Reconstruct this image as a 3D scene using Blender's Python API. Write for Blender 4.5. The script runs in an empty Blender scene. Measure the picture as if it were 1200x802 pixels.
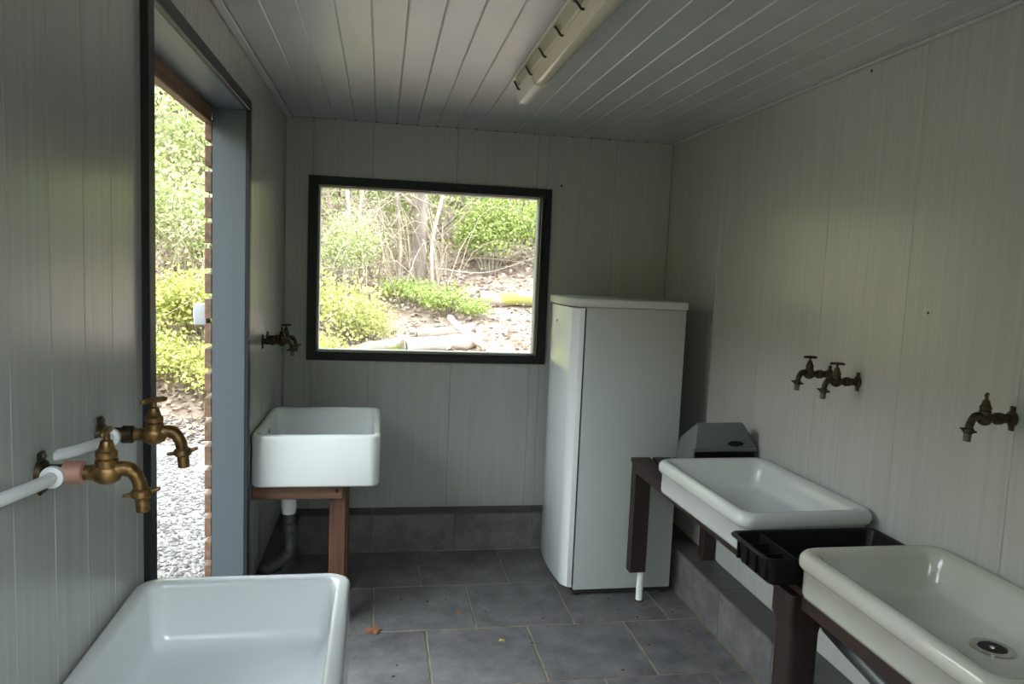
import bpy, bmesh, math, random
import numpy as np
from mathutils import Vector, Matrix
PI = math.pi
SC = bpy.context.scene
COL = SC.collection
random.seed(4)

# ------------------------------------------------------------------ camera
S = 1.57
YAW, PITCH, ROLL = .1773, .0982, .0417
fw = Vector((math.sin(YAW)*math.cos(PITCH), math.cos(YAW)*math.cos(PITCH), -math.sin(PITCH)))
rt0 = Vector((math.cos(YAW), -math.sin(YAW), 0)); up0 = rt0.cross(fw)
rt = math.cos(ROLL)*rt0 + math.sin(ROLL)*up0
up = -math.sin(ROLL)*rt0 + math.cos(ROLL)*up0
cam_d = bpy.data.cameras.new('camera'); cam = bpy.data.objects.new('camera', cam_d); COL.objects.link(cam)
cam_d.sensor_width = 36.0; cam_d.lens = 866.9/1200*36.0; cam_d.clip_start = .02; cam_d.clip_end = 200
M3 = Matrix((rt, up, -fw)).transposed()
cam.matrix_world = Matrix.Translation((0, 0, S)) @ M3.to_4x4()
SC.camera = cam

# ------------------------------------------------------------------ sky, sun, exposure
w = bpy.data.worlds.new('overcast_sky'); SC.world = w; w.use_nodes = True
bg = w.node_tree.nodes['Background']; bg.inputs[0].default_value = (0.82, 0.92, 1.0, 1); bg.inputs[1].default_value = 9.0
sd = bpy.data.lights.new('sun', 'SUN'); sd.energy = 2.0; sd.angle = math.radians(25); sd.color = (1, .96, .88)
sun = bpy.data.objects.new('sun', sd); COL.objects.link(sun)
sun.rotation_euler = Vector((-.42, .42, -1.0)).to_track_quat('-Z', 'Y').to_euler()
SC.view_settings.view_transform = 'Standard'; SC.view_settings.look = 'None'
SC.view_settings.exposure = 0.32; SC.view_settings.gamma = 1.0; SC.view_settings.use_curve_mapping = False
SC.cycles.use_denoising = True
SC.cycles.max_bounces = 10; SC.cycles.diffuse_bounces = 6; SC.cycles.transparent_max_bounces = 8
SC.cycles.caustics_reflective = False; SC.cycles.caustics_refractive = False

# room numbers
XL, XR, YB, ZC = -.505, 1.610, 4.065, 2.311
YF = -.15                       # wall behind the camera
PT, PD = .220, .105              # tiled plinth height and depth
XO = -.622                       # outer face of the left wall
DY0, DY1, DZ = 1.745, 2.914, 2.11   # doorway
WX0, WX1, WZ0, WZ1 = -.345, .872, 1.078, 1.975   # back window opening

# ------------------------------------------------------------------ materials
def mat(name, col=(.5, .5, .5), rough=.5, metal=0.0, spec=.5):
    m = bpy.data.materials.new(name); m.use_nodes = True
    b = m.node_tree.nodes['Principled BSDF']
    b.inputs['Base Color'].default_value = (*col, 1); b.inputs['Roughness'].default_value = rough
    b.inputs['Metallic'].default_value = metal; b.inputs['Specular IOR Level'].default_value = spec
    return m, m.node_tree, b
def noise_col(nt, b, scale, c0, c1, vec=(1, 1, 1), lo=.35, hi=.65, detail=4, rnd=True, bump=0.0, dist=.002, rough=None):
    N, L = nt.nodes, nt.links
    tc = N.new('ShaderNodeTexCoord'); mp = N.new('ShaderNodeMapping'); mp.inputs['Scale'].default_value = vec
    L.new(tc.outputs['Object'], mp.inputs[0])
    if rnd:
        oi = N.new('ShaderNodeObjectInfo'); mu = N.new('ShaderNodeMath'); mu.operation = 'MULTIPLY'; mu.inputs[1].default_value = 37.0
        L.new(oi.outputs['Random'], mu.inputs[0]); L.new(mu.outputs[0], mp.inputs['Location'])
    nz = N.new('ShaderNodeTexNoise'); nz.inputs['Scale'].default_value = scale; nz.inputs['Detail'].default_value = detail
    L.new(mp.outputs[0], nz.inputs['Vector'])
    cr = N.new('ShaderNodeValToRGB'); e = cr.color_ramp.elements
    e[0].position = lo; e[0].color = (*c0, 1); e[1].position = hi; e[1].color = (*c1, 1)
    L.new(nz.outputs['Fac'], cr.inputs[0]); L.new(cr.outputs[0], b.inputs['Base Color'])
    if bump:
        bp = N.new('ShaderNodeBump'); bp.inputs['Strength'].default_value = bump; bp.inputs['Distance'].default_value = dist
        L.new(nz.outputs['Fac'], bp.inputs['Height']); L.new(bp.outputs[0], b.inputs['Normal'])
    return nz, cr

def wood_print(name, c0, c1, rough):
    m, nt, b = mat(name, c0, rough, spec=.5)
    noise_col(nt, b, 1.0, c0, c1, vec=(70, 70, 1.6), lo=.30, hi=.70, detail=7, bump=.05, dist=.0004)
    return m
M = {}
M['panel'] = wood_print('grey_wood_print_panel', (.415, .43, .405), (.47, .485, .458), .25)
M['core'] = mat('dark_wall_core', (.12, .125, .12), .8)[0]
M['ceil'], nt, b = mat('white_ceiling_board', (.66, .66, .665), .32)
noise_col(nt, b, 2.0, (.47, .475, .475), (.53, .535, .54), detail=2)
M['frame'] = mat('anthracite_paint', (.016, .019, .022), .45, 0.0, .3)[0]
M['jamb'] = mat('blue_grey_paint', (.080, .096, .110), .40)[0]
M['grey_bead'] = mat('pale_grey_bead', (.26, .265, .255), .5)[0]
M['grout'], nt, b = mat('tan_grout', (.30, .23, .14), .85)
noise_col(nt, b, 9, (.19, .15, .10), (.36, .28, .17), rnd=False)
M['grout_grey'], nt, b = mat('grey_grout', (.30, .29, .27), .85)
M['tile'], nt, b = mat('slate_tile', (.11, .11, .115), .55)
nz, cr = noise_col(nt, b, 7, (.070, .069, .069), (.205, .201, .198), detail=9, lo=.3, hi=.72, bump=.25, dist=.003)
nz.inputs['Roughness'].default_value = .68
M['captile'], nt, b = mat('slate_cap_tile', (.075, .075, .08), .5)
noise_col(nt, b, 6, (.050, .050, .051), (.085, .084, .085), detail=6, bump=.15)
M['ceramic'] = mat('white_glazed_ceramic', (.72, .75, .75), .10)[0]
M['ceramic'].node_tree.nodes['Principled BSDF'].inputs['Coat Weight'].default_value = .3
M['cream'], nt, b = mat('aged_shaded_ceramic', (.76, .77, .72), .13)  # cream glaze, darkened to stand in for the dimmer right side
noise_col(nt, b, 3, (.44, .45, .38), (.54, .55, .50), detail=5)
M['shaded'], nt, b = mat('shaded_white_ceramic', (.6, .6, .6), .12)  # white sink glaze, darkened to stand in for weaker light
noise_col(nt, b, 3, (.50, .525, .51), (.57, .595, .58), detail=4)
M['fridge'] = mat('shaded_white_enamel', (.46, .495, .48), .22)[0]  # cabinet greyed so its side reads as less lit than the door
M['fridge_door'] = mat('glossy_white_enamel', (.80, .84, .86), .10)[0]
M['fridge_top'] = mat('white_plastic_top', (.55, .58, .565), .30)[0]  # greyed like the cabinet to stand in for dimmer light
M['black_gap'] = mat('dark_rubber_seal', (.02, .02, .02), .7)[0]
M['chrome'] = mat('worn_chrome', (.55, .55, .54), .25, 1.0)[0]
M['dark'] = mat('dark_hole', (.008, .008, .008), .7)[0]
M['brass'], nt, b = mat('tarnished_brass', (.40, .26, .10), .42, .85)
noise_col(nt, b, 60, (.12, .070, .028), (.34, .205, .080), detail=5, rnd=True)
M['dkbrass'], nt, b = mat('oxidised_brass', (.10, .065, .035), .5, .6)
noise_col(nt, b, 60, (.025, .020, .010), (.085, .062, .028), detail=5)
M['tape'] = mat('pink_copper_fitting', (.50, .27, .22), .45, .3)[0]
M['steelnose'] = mat('grey_nozzle', (.10, .098, .085), .45, .6)[0]
M['pvc'] = mat('white_plastic_pipe', (.82, .84, .84), .3)[0]
M['boxgrey'] = mat('greyed_white_plastic', (.42, .44, .46), .4)[0]  # white plastic set to a plain light grey
M['greypvc'] = mat('dark_grey_plastic_pipe', (.055, .058, .060), .35)[0]
M['blackplastic'] = mat('black_plastic', (.006, .006, .0065), .42, 0.0, .25)[0]
M['tub'] = mat('grey_green_plastic', (.115, .135, .130), .33)[0]
def wood(name, c0, c1, vec, rough=.5):
    m, nt, b = mat(name, c0, rough)
    noise_col(nt, b, 1.0, c0, c1, vec=vec, detail=6, lo=.3, hi=.7, bump=.2, dist=.001)
    return m
M['darkwood_y'] = wood('dark_stained_wood_lengthwise', (.012, .0070, .0055), (.036, .0175, .0125), (60, 3, 60))
M['darkwood_z'] = wood('dark_stained_wood_upright', (.011, .0065, .0055), (.031, .0150, .0110), (60, 60, 3))
M['redwood_x'] = wood('reddish_wood_crosswise', (.075, .034, .020), (.21, .105, .062), (3, 50, 50))
M['redwood_z'] = wood('reddish_wood_upright', (.055, .023, .015), (.135, .056, .034), (50, 50, 3))
M['clad'] = wood('weathered_cladding', (.10, .055, .033), (.23, .135, .085), (40, 3, 40), .7)
M['lintel'] = wood('brown_lintel', (.12, .062, .028), (.27, .15, .075), (40, 3, 40), .6)
M['lampbase'] = mat('yellowed_plastic', (.50, .47, .36), .4)[0]
M['lampcap'] = mat('cream_plastic', (.70, .68, .60), .4)[0]
M['diffuser'], nt, b = mat('yellowed_diffuser', (.66, .62, .47), .22)
M['clip'] = mat('dark_wire_clip', (.03, .03, .03), .5, .4)[0]
g, nt, b = mat('window_glass', (1, 1, 1), 0.0)
nt.nodes.remove(b); o_ = nt.nodes['Material Output']
tr = nt.nodes.new('ShaderNodeBsdfTransparent'); gl = nt.nodes.new('ShaderNodeBsdfGlossy'); gl.inputs['Roughness'].default_value = .02
mx = nt.nodes.new('ShaderNodeMixShader'); fr = nt.nodes.new('ShaderNodeFresnel'); fr.inputs[0].default_value = 1.45
nt.links.new(fr.outputs[0], mx.inputs[0]); nt.links.new(tr.outputs[0], mx.inputs[1]); nt.links.new(gl.outputs[0], mx.inputs[2]); nt.links.new(mx.outputs[0], o_.inputs[0])
M['glass'] = g
def island(name, cols, rough=.6, trans=0.0):
    m, nt, b = mat(name, cols[0], rough, spec=.3)
    ge = nt.nodes.new('ShaderNodeNewGeometry'); cr = nt.nodes.new('ShaderNodeValToRGB')
    e = cr.color_ramp.elements
    e[0].color = (*cols[0], 1); e[1].color = (*cols[-1], 1)
    for i, c in enumerate(cols[1:-1]): q = e.new((i+1)/(len(cols)-1)); q.color = (*c, 1)
    nt.links.new(ge.outputs['Random Per Island'], cr.inputs[0]); nt.links.new(cr.outputs[0], b.inputs['Base Color'])
    if trans:
        tl = nt.nodes.new('ShaderNodeBsdfTranslucent'); mx = nt.nodes.new('ShaderNodeMixShader'); mx.inputs[0].default_value = trans
        nt.links.new(cr.outputs[0], tl.inputs[0]); nt.links.new(b.outputs[0], mx.inputs[1]); nt.links.new(tl.outputs[0], mx.inputs[2])
        nt.links.new(mx.outputs[0], nt.nodes['Material Output'].inputs[0])
    return m
M['leaf_yellow'] = island('yellow_green_leaves', [(.27, .31, .075), (.42, .43, .12), (.55, .52, .20), (.35, .39, .13)], .5, .4)
M['leaf_green'] = island('bright_green_leaves', [(.19, .27, .065), (.30, .37, .10), (.42, .46, .16), (.26, .34, .10)], .5, .4)
M['leaf_mid'] = island('mid_green_leaves', [(.24, .31, .11), (.37, .43, .17), (.50, .52, .25), (.56, .53, .34)], .5, .4)
M['litter'] = island('dead_leaf_litter', [(.34, .245, .185), (.50, .405, .33), (.25, .165, .12), (.56, .48, .41)], .8)
M['twig'] = island('dry_twigs', [(.22, .17, .12), (.34, .28, .21), (.16, .12, .08)], .8)
M['bark'], nt, b = mat('grey_bark', (.36, .30, .24), .85)
noise_col(nt, b, 1, (.13, .10, .08), (.28, .235, .19), vec=(12, 12, 4), bump=.5, dist=.02)
M['log'], nt, b = mat('bleached_log', (.62, .52, .44), .8)
noise_col(nt, b, 1, (.24, .185, .145), (.46, .39, .33), vec=(4, 22, 22), bump=.4, dist=.015)
M['moss'], nt, b = mat('mossy_log', (.4, .36, .2), .85)
noise_col(nt, b, 3.2, (.33, .27, .21), (.24, .24, .05), lo=.48, hi=.6, detail=6, bump=.4, dist=.015)
M['gravel'] = island('pale_gravel_stones', [(.075, .070, .066), (.17, .160, .150), (.29, .272, .252), (.130, .120, .112)], .8)
M['gravelbed'], nt, b = mat('gravel_bed', (.45, .44, .43), .9)
noise_col(nt, b, 60, (.105, .097, .090), (.19, .178, .166), detail=6, rnd=False, bump=.5, dist=.01)
M['soil'], nt, b = mat('leafy_soil', (.5, .4, .3), .9)
noise_col(nt, b, 5, (.19, .135, .095), (.36, .285, .225), detail=10, rnd=False, bump=.6, dist=.03)
M['deadleaf'] = mat('russet_dead_leaf', (.30, .12, .06), .7)[0]
M['yleaf'] = mat('yellowed_dead_leaf', (.36, .30, .10), .7)[0]
M['grime'] = island('floor_debris', [(.02, .018, .015), (.06, .05, .035)], .8)

# ------------------------------------------------------------------ mesh helpers
def link(name, me, parent=None, m=None):
    o = bpy.data.objects.new(name, me); COL.objects.link(o)
    if parent is not None: o.parent = parent
    if m is not None and not me.materials: me.materials.append(M[m] if isinstance(m, str) else m)
    return o
def bm_obj(name, bm, m, parent=None, smooth=False, angle=None):
    bmesh.ops.recalc_face_normals(bm, faces=bm.faces)
    me = bpy.data.meshes.new(name); bm.to_mesh(me); bm.free()
    if smooth or angle:
        for p in me.polygons: p.use_smooth = True
        if angle: me.set_sharp_from_angle(angle=math.radians(angle))
    return link(name, me, parent, m)
def box(bm, x0, x1, y0, y1, z0, z1, bev=0.0, seg=1):
    b = bmesh.new() if bev else bm
    v = [b.verts.new((x, y, z)) for x in (x0, x1) for y in (y0, y1) for z in (z0, z1)]
    for f in ((0,1,3,2),(4,6,7,5),(0,4,5,1),(2,3,7,6),(0,2,6,4),(1,5,7,3)): b.faces.new([v[i] for i in f])
    if bev:
        bmesh.ops.bevel(b, geom=b.edges[:], offset=bev, segments=seg, profile=.5, affect='EDGES')
        merge(bm, b)
    return bm
def merge(bm, b, mtx=None):
    vm = {}
    for v in b.verts: vm[v] = bm.verts.new(mtx @ v.co if mtx else v.co)
    for f in b.faces:
        try: bm.faces.new([vm[v] for v in f.verts])
        except ValueError: pass
    b.free()
def bx(name, dims, m, parent=None, bev=0.0, seg=1, smooth=False):
    bm = bmesh.new(); box(bm, *dims, bev=bev, seg=seg)
    return bm_obj(name, bm, m, parent, angle=35 if (smooth or bev and seg > 1) else None)
def loft(bm, rings, cap0=True, cap1=True):
    vs = [[bm.verts.new(p) for p in r] for r in rings]; n = len(rings[0])
    for a, b in zip(vs, vs[1:]):
        for i in range(n):
            bm.faces.new((a[i], a[(i+1) % n], b[(i+1) % n], b[i]))
    if cap0: bm.faces.new(vs[0][::-1])
    if cap1: bm.faces.new(vs[-1])
    return vs
def rrect(cx, cy, hx, hy, r, z, seg=6):
    r = min(r, hx, hy); pts = []
    for sx, sy, a0 in ((1, 1, 0), (-1, 1, PI/2), (-1, -1, PI), (1, -1, 1.5*PI)):
        for k in range(seg+1):
            a = a0 + k/seg*PI/2
            pts.append(Vector((cx+sx*(hx-r)+r*math.cos(a), cy+sy*(hy-r)+r*math.sin(a), z)))
    return pts
def tube(bm, path, radii, n=12, caps=True):
    path = [Vector(p) for p in path]
    if not hasattr(radii, '__len__'): radii = [radii]*len(path)
    t0 = (path[1]-path[0]).normalized()
    a = Vector((0, 0, 1)) if abs(t0.z) < .9 else Vector((1, 0, 0))
    u = t0.cross(a).normalized(); rings = []
    for i, p in enumerate(path):
        t = (path[min(i+1, len(path)-1)] - path[max(i-1, 0)]).normalized()
        u = (u - t*u.dot(t)).normalized(); v = t.cross(u)
        rings.append([p + radii[i]*(math.cos(2*PI*k/n)*u + math.sin(2*PI*k/n)*v) for k in range(n)])
    return loft(bm, rings, caps, caps)
def lathe(bm, prof, origin, axis, n=16):
    """prof: list of (distance along axis, radius)"""
    o = Vector(origin); ax = Vector(axis).normalized()
    a = Vector((0, 0, 1)) if abs(ax.z) < .9 else Vector((1, 0, 0))
    u = ax.cross(a).normalized(); v = ax.cross(u)
    rings = [[o + ax*d + r*(math.cos(2*PI*k/n)*u + math.sin(2*PI*k/n)*v) for k in range(n)] for d, r in prof]
    loft(bm, rings)
def bez(pts, n=8):
    """smooth curve through points (Catmull-Rom)"""
    P = [Vector(p) for p in pts]; P = [2*P[0]-P[1]] + P + [2*P[-1]-P[-2]]; out = []
    for i in range(1, len(P)-2):
        for k in range(n):
            t = k/n
            out.append(.5*((2*P[i]) + (-P[i-1]+P[i+1])*t + (2*P[i-1]-5*P[i]+4*P[i+1]-P[i+2])*t*t + (-P[i-1]+3*P[i]-3*P[i+1]+P[i+2])*t**3))
    out.append(P[-2]); return out
def tag(o, label, cat, group=None):
    o['label'] = label; o['category'] = cat
    if group: o['group'] = group
    return o
def struct(o): o['kind'] = 'structure'; return o
def thing(name, label, cat, loc=(0, 0, 0), rz=0.0, group=None):
    o = bpy.data.objects.new(name, None); COL.objects.link(o); o.empty_display_size = .05
    o.location = loc; o.rotation_euler = (0, 0, rz)
    return tag(o, label, cat, group)
def copy_tree(o, parent=None):
    c = o.copy(); COL.objects.link(c); c.parent = parent
    for ch in list(o.children): copy_tree(ch, c)
    return c

# ================================================================== STRUCTURE
# floor: tan grout bed with slate tiles in half bond
floor = struct(bx('floor', (XL-.02, XR+.02, YF, YB+.02, -.06, -.0035), 'grout'))
TP, GT = .4457, .0075
fx0, fx1, fy1 = XL+PD, XR-.13, YB-.10
XP = fx1
tile_meshes = {}
def tile_part(parent, x0, x1, y0, y1, z0, z1, m, name='tile', bev=.0018):
    d = tuple(round(v, 4) for v in (x1-x0, y1-y0, z1-z0))
    if (d, m) not in tile_meshes:
        bm = bmesh.new(); box(bm, -d[0]/2, d[0]/2, -d[1]/2, d[1]/2, -d[2]/2, d[2]/2, bev=bev)
        me = bpy.data.meshes.new(name); bmesh.ops.recalc_face_normals(bm, faces=bm.faces); bm.to_mesh(me); bm.free(); me.materials.append(M[m]); tile_meshes[(d, m)] = me
    o = link(name, tile_meshes[(d, m)], parent); o.location = ((x0+x1)/2, (y0+y1)/2, (z0+z1)/2)
    return o
row = 0
y1 = 3.962
k = 0
while y1 > YF:
    y0 = y1 - TP
    off = (.223 if k % 2 == 0 else -.002)
    x = off - 3*TP
    while x < fx1:
        a, b_ = max(x, fx0), min(x+TP, fx1)
        if b_-a > .03: tile_part(floor, a+GT/2, b_-GT/2, max(y0, YF)+GT/2, y1-GT/2, -.009, random.uniform(-.0006, .0006), 'tile')
        x += TP
    y1 = y0; k += 1

# ceiling with boards
ceiling = struct(bx('ceiling', (-.93, XR+.13, YF-.12, YB+.32, ZC+.014, ZC+.16), 'ceil'))  # left edge runs out as an unseen eave, added to cut steep sky
CP = .1065
x = -.473; bmz = None; kk = 0
board_me = None
while x < XR:
    x1 = min(x+CP, XR)
    bm = bmesh.new(); prof = [(x+.0004, ZC+.012), (x+.0004, ZC+.0028), (x+.0042, ZC), (x1-.0042, ZC), (x1-.0004, ZC+.0028), (x1-.0004, ZC+.012)]
    loft(bm, [[Vector((a-x, YF, c)) for a, c in prof], [Vector((a-x, YB-.001, c)) for a, c in prof]])
    o = bm_obj('ceiling_board', bm, 'ceil', ceiling); o.location.x = x
    bm = bmesh.new(); lathe(bm, [(0, .0050), (.004, .0050), (.006, .002)], (x, YB-.008, ZC+.003), (0, 0, -1), 8)
    bm_obj('nail', bm, 'dark', ceiling)
    x += CP; kk += 1
trim = struct(bx('trim_1', (XL, -.4735, YF, YB-.001, ZC-.006, ZC+.012), 'ceil', bev=.003))
struct(bx('trim_2', (XR-.02, XR, YF, YB-.001, ZC-.010, ZC), 'ceil', bev=.003))

# walls ------------------------------------------------------------
def panel(parent, axis, a0, a1, z0, z1, face, depth, name='wall_panel', bev=.0016):
    """axis 'y': panel on a wall of constant x; face = visible coordinate, depth signed away from the room"""
    g = .0004
    bm = bmesh.new()
    lo, hi = sorted((face, face+depth))
    if axis == 'y': box(bm, lo, hi, a0+g, a1-g, z0, z1, bev=bev)
    else: box(bm, a0+g, a1-g, lo, hi, z0, z1, bev=bev)
    return bm_obj(name, bm, 'panel', parent)
# left wall
bm = bmesh.new()
box(bm, XO, XL-.009, YF, DY0-.012, -.05, ZC+.014); box(bm, XO, XL-.009, DY1+.012, YB+.13, -.05, ZC+.014); box(bm, XO, XL-.009, DY0-.012, DY1+.012, DZ+.012, ZC+.014)
wl = struct(bm_obj('wall_left', bm, 'core'))
ys = [YF]; y = 1.122
while y > YF: ys.append(y); y -= .1335
ys = sorted(ys); y = 1.122+.1335
while y < YB-.02: ys.append(y); y += .1335
ys.append(YB)
ys = sorted(set(round(v, 4) for v in ys))
for a, b_ in zip(ys, ys[1:]):
    if b_ <= DY0-.03 or a >= DY1+.03: panel(wl, 'y', a, b_, PT-.01, ZC, XL, -.009)
    elif a < DY0-.03 and b_ > DY0-.03: panel(wl, 'y', a, DY0-.03, PT-.01, ZC, XL, -.009); panel(wl, 'y', DY0-.03, b_, DZ+.02, ZC, XL, -.009)
    elif a < DY1+.03 and b_ > DY1+.03: panel(wl, 'y', a, DY1+.03, DZ+.02, ZC, XL, -.009); panel(wl, 'y', DY1+.03, b_, PT-.01, ZC, XL, -.009)
    else: panel(wl, 'y', a, b_, DZ+.02, ZC, XL, -.009)
# outside cladding boards on the left wall, open joints
z = .03
clad_me = {}
while z < 2.6:
    for (a, b_) in ((YF-.12, DY0+.004), (DY1-.003, YB+.30)):
        if (a, b_) not in clad_me:
            bm = bmesh.new(); box(bm, XO-.025, XO, a, b_, 0, .074, bev=.002)
            bmesh.ops.recalc_face_normals(bm, faces=bm.faces); me = bpy.data.meshes.new('cladding_board'); bm.to_mesh(me); bm.free(); me.materials.append(M['clad']); clad_me[(a, b_)] = me
        o = link('cladding_board', clad_me[(a, b_)], wl); o.location.z = z
    if z > DZ:
        if 'top' not in clad_me:
            bm = bmesh.new(); box(bm, XO-.025, XO, DY0+.006, DY1-.005, 0, .074, bev=.002)
            bmesh.ops.recalc_face_normals(bm, faces=bm.faces); me = bpy.data.meshes.new('cladding_board'); bm.to_mesh(me); bm.free(); me.materials.append(M['clad']); clad_me['top'] = me
        o = link('cladding_board', clad_me['top'], wl); o.location.z = z
    z += .0935
# right wall
wr = struct(bx('wall_right', (XR+.009, XR+.12, YF, YB+.13, -.05, ZC+.014), 'core'))
ys = [YF, .281, .726, 1.1715, 1.617, 2.06, 2.508, 2.953, 3.40, 3.845, YB]
for a, b_ in zip(ys, ys[1:]): panel(wr, 'y', a, b_, PT-.01, ZC, XR, .009)
# back wall with the window opening
bm = bmesh.new()
T0, T1 = YB+.009, YB+.13
box(bm, XL-.009, WX0, T0, T1, -.05, ZC+.014); box(bm, WX1, XR+.009, T0, T1, -.05, ZC+.014); box(bm, WX0, WX1, T0, T1, -.05, WZ0); box(bm, WX0, WX1, T0, T1, WZ1, ZC+.014)
wb = struct(bm_obj('wall_back', bm, 'core'))
xs = [XL, -.058, .388, .834, 1.28, XR]
wa, wc = WX0-.02, WX1+.02
for a, b_ in zip(xs, xs[1:]):
    for p0, p1, side in ((a, min(b_, wa), 0), (max(a, wa), min(b_, wc), 1), (max(a, wc), b_, 0)):
        if p1-p0 < .004: continue
        if side: panel(wb, 'x', p0, p1, PT-.01, WZ0-.02, YB, .009); panel(wb, 'x', p0, p1, WZ1+.02, ZC, YB, .009)
        else: panel(wb, 'x', p0, p1, PT-.01, ZC, YB, .009)
bm = bmesh.new(); lathe(bm, [(0, .0065), (.0012, .0065)], (.971, YB, 2.041), (0, -1, 0), 12); bm_obj('screw_hole', bm, 'dark', wb)
bm = bmesh.new(); lathe(bm, [(0, .004), (.0012, .004)], (XR, 1.96, 1.491), (-1, 0, 0), 10); bm_obj('screw_hole', bm, 'dark', wr)
bm = bmesh.new(); lathe(bm, [(0, .005), (.0012, .005)], (XR, 2.33, 2.285), (-1, 0, 0), 10); bm_obj('screw_hole', bm, 'dark', wr)
# wall right behind the camera: its unseen opening is added to let daylight in
EX0, EX1 = -.44, .38
bm = bmesh.new()
box(bm, XL-.009, EX0, YF-.12, YF, -.05, ZC+.014); box(bm, EX1, XR+.009, YF-.12, YF, -.05, ZC+.014); box(bm, EX0, EX1, YF-.12, YF, 2.16, ZC+.014)
struct(bm_obj('wall_front', bm, 'panel'))

# tiled plinth, its joints grouted
def plinth(name, dims):
    return struct(bx(name, dims, 'grout_grey'))
g = .004
pb = plinth('baseboard_back', (XL, XR, YB-.092, YB+.008, -.003, PT-.010))
for x0 in [-.019+TP*i-TP*2 for i in range(7)]:
    a, b_ = max(x0, fx0), min(x0+TP, fx1)
    if b_-a > .03: tile_part(pb, a+g/2, b_-g/2, YB-.10, YB-.091, .003, PT-.012, 'tile')
    a, b_ = max(x0, XL), min(x0+TP, XR)
    if b_-a > .03: tile_part(pb, a+g/2, b_-g/2, YB-.102, YB-.001, PT-.010, PT, 'captile', 'cap_tile')
pr = plinth('baseboard_right', (XP+.009, XR+.008, YF, YB-.103, -.003, PT-.010))
for y0 in [2.885+TP*(i-10) for i in range(14)]:
    a, b_ = max(y0, YF), min(y0+TP, YB-.103)
    if b_-a > .03:
        tile_part(pr, XP, XP+.0095, a+g/2, b_-g/2, .003, PT-.012, 'tile')
        tile_part(pr, XP-.002, XR-.001, a+g/2, b_-g/2, PT-.010, PT, 'captile', 'cap_tile')
for (ya, yb) in ((YF, DY0-.03), (DY1+.03, YB-.103)):
    pl = plinth('baseboard_left', (XL-.008, fx0-.009, ya, yb, -.003, PT-.010))
    y0 = ya
    while y0 < yb-.03:
        b_ = min(y0+TP, yb)
        tile_part(pl, fx0-.0095, fx0, y0+g/2, b_-g/2, .003, PT-.012, 'tile')
        tile_part(pl, XL+.001, fx0+.002, y0+g/2, b_-g/2, PT-.010, PT, 'captile', 'cap_tile')
        y0 = b_

# doorway: painted lining, casing, brown outer lintel
door = struct(bx('door_1', (XO-.02, XL+.004, DY0-.012, DY1+.012, -.02, .0), 'jamb'))
bx('jamb', (XO, XL+.004, DY0-.012, DY0, 0, DZ), 'jamb', door, bev=.001)
bx('jamb', (XO, XL+.004, DY1, DY1+.012, 0, DZ), 'jamb', door, bev=.001)
bx('head_jamb', (XO, XL+.004, DY0-.012, DY1+.012, DZ, DZ+.012), 'jamb', door, bev=.001)
bx('casing', (XL-.001, XL+.016, DY0-.045, DY0, 0, DZ+.040), 'frame', door, bev=.002)
bx('casing', (XL-.001, XL+.016, DY1, DY1+.040, 0, DZ+.040), 'frame', door, bev=.002)
bx('casing', (XL-.001, XL+.016, DY0-.0005, DY1+.0005, DZ, DZ+.040), 'frame', door, bev=.002)
bx('lintel', (XO-.032, XO-.0005, DY0+.0045, DY1-.0035, DZ-.055, DZ+.04), 'lintel', door, bev=.003)

# back window: stepped dark frame, pale bead, one pane
win = struct(bpy.data.objects.new('window_1', None)); COL.objects.link(win); win.location = (0, 0, 0)
OX0, OX1, OZ0, OZ1 = -.3867, .9164, 1.0419, 2.0157
def ring(name, o, i, y0, y1, m, bev=.0015):
    (a0, a1, c0, c1), (b0, b1, d0, d1) = o, i
    bx(name, (a0, b0, y0, y1, c0, c1), m, win, bev=bev); bx(name, (b1, a1, y0, y1, c0, c1), m, win, bev=bev)
    bx(name, (b0-.0005, b1+.0005, y0, y1, d1, c1), m, win, bev=bev); bx(name, (b0-.0005, b1+.0005, y0, y1, c0, d0), m, win, bev=bev)
ring('casing', (OX0, OX1, OZ0, OZ1), (OX0+.035, OX1-.035, OZ0+.035, OZ1-.035), YB-.018, YB-.0005, 'frame')
ring('sash', (OX0+.033, OX1-.033, OZ0+.033, OZ1-.033), (OX0+.050, OX1-.050, OZ0+.046, OZ1-.046), YB-.008, YB+.05, 'frame')
ring('bead', (OX0+.049, OX1-.049, OZ0+.045, OZ1-.045), (OX0+.056, OX1-.056, OZ0+.051, OZ1-.051), YB+.03, YB+.128, 'grey_bead')
bx('pane', (OX0+.050, OX1-.050, YB+.062, YB+.066, OZ0+.047, OZ1-.047), 'glass', win)

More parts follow.
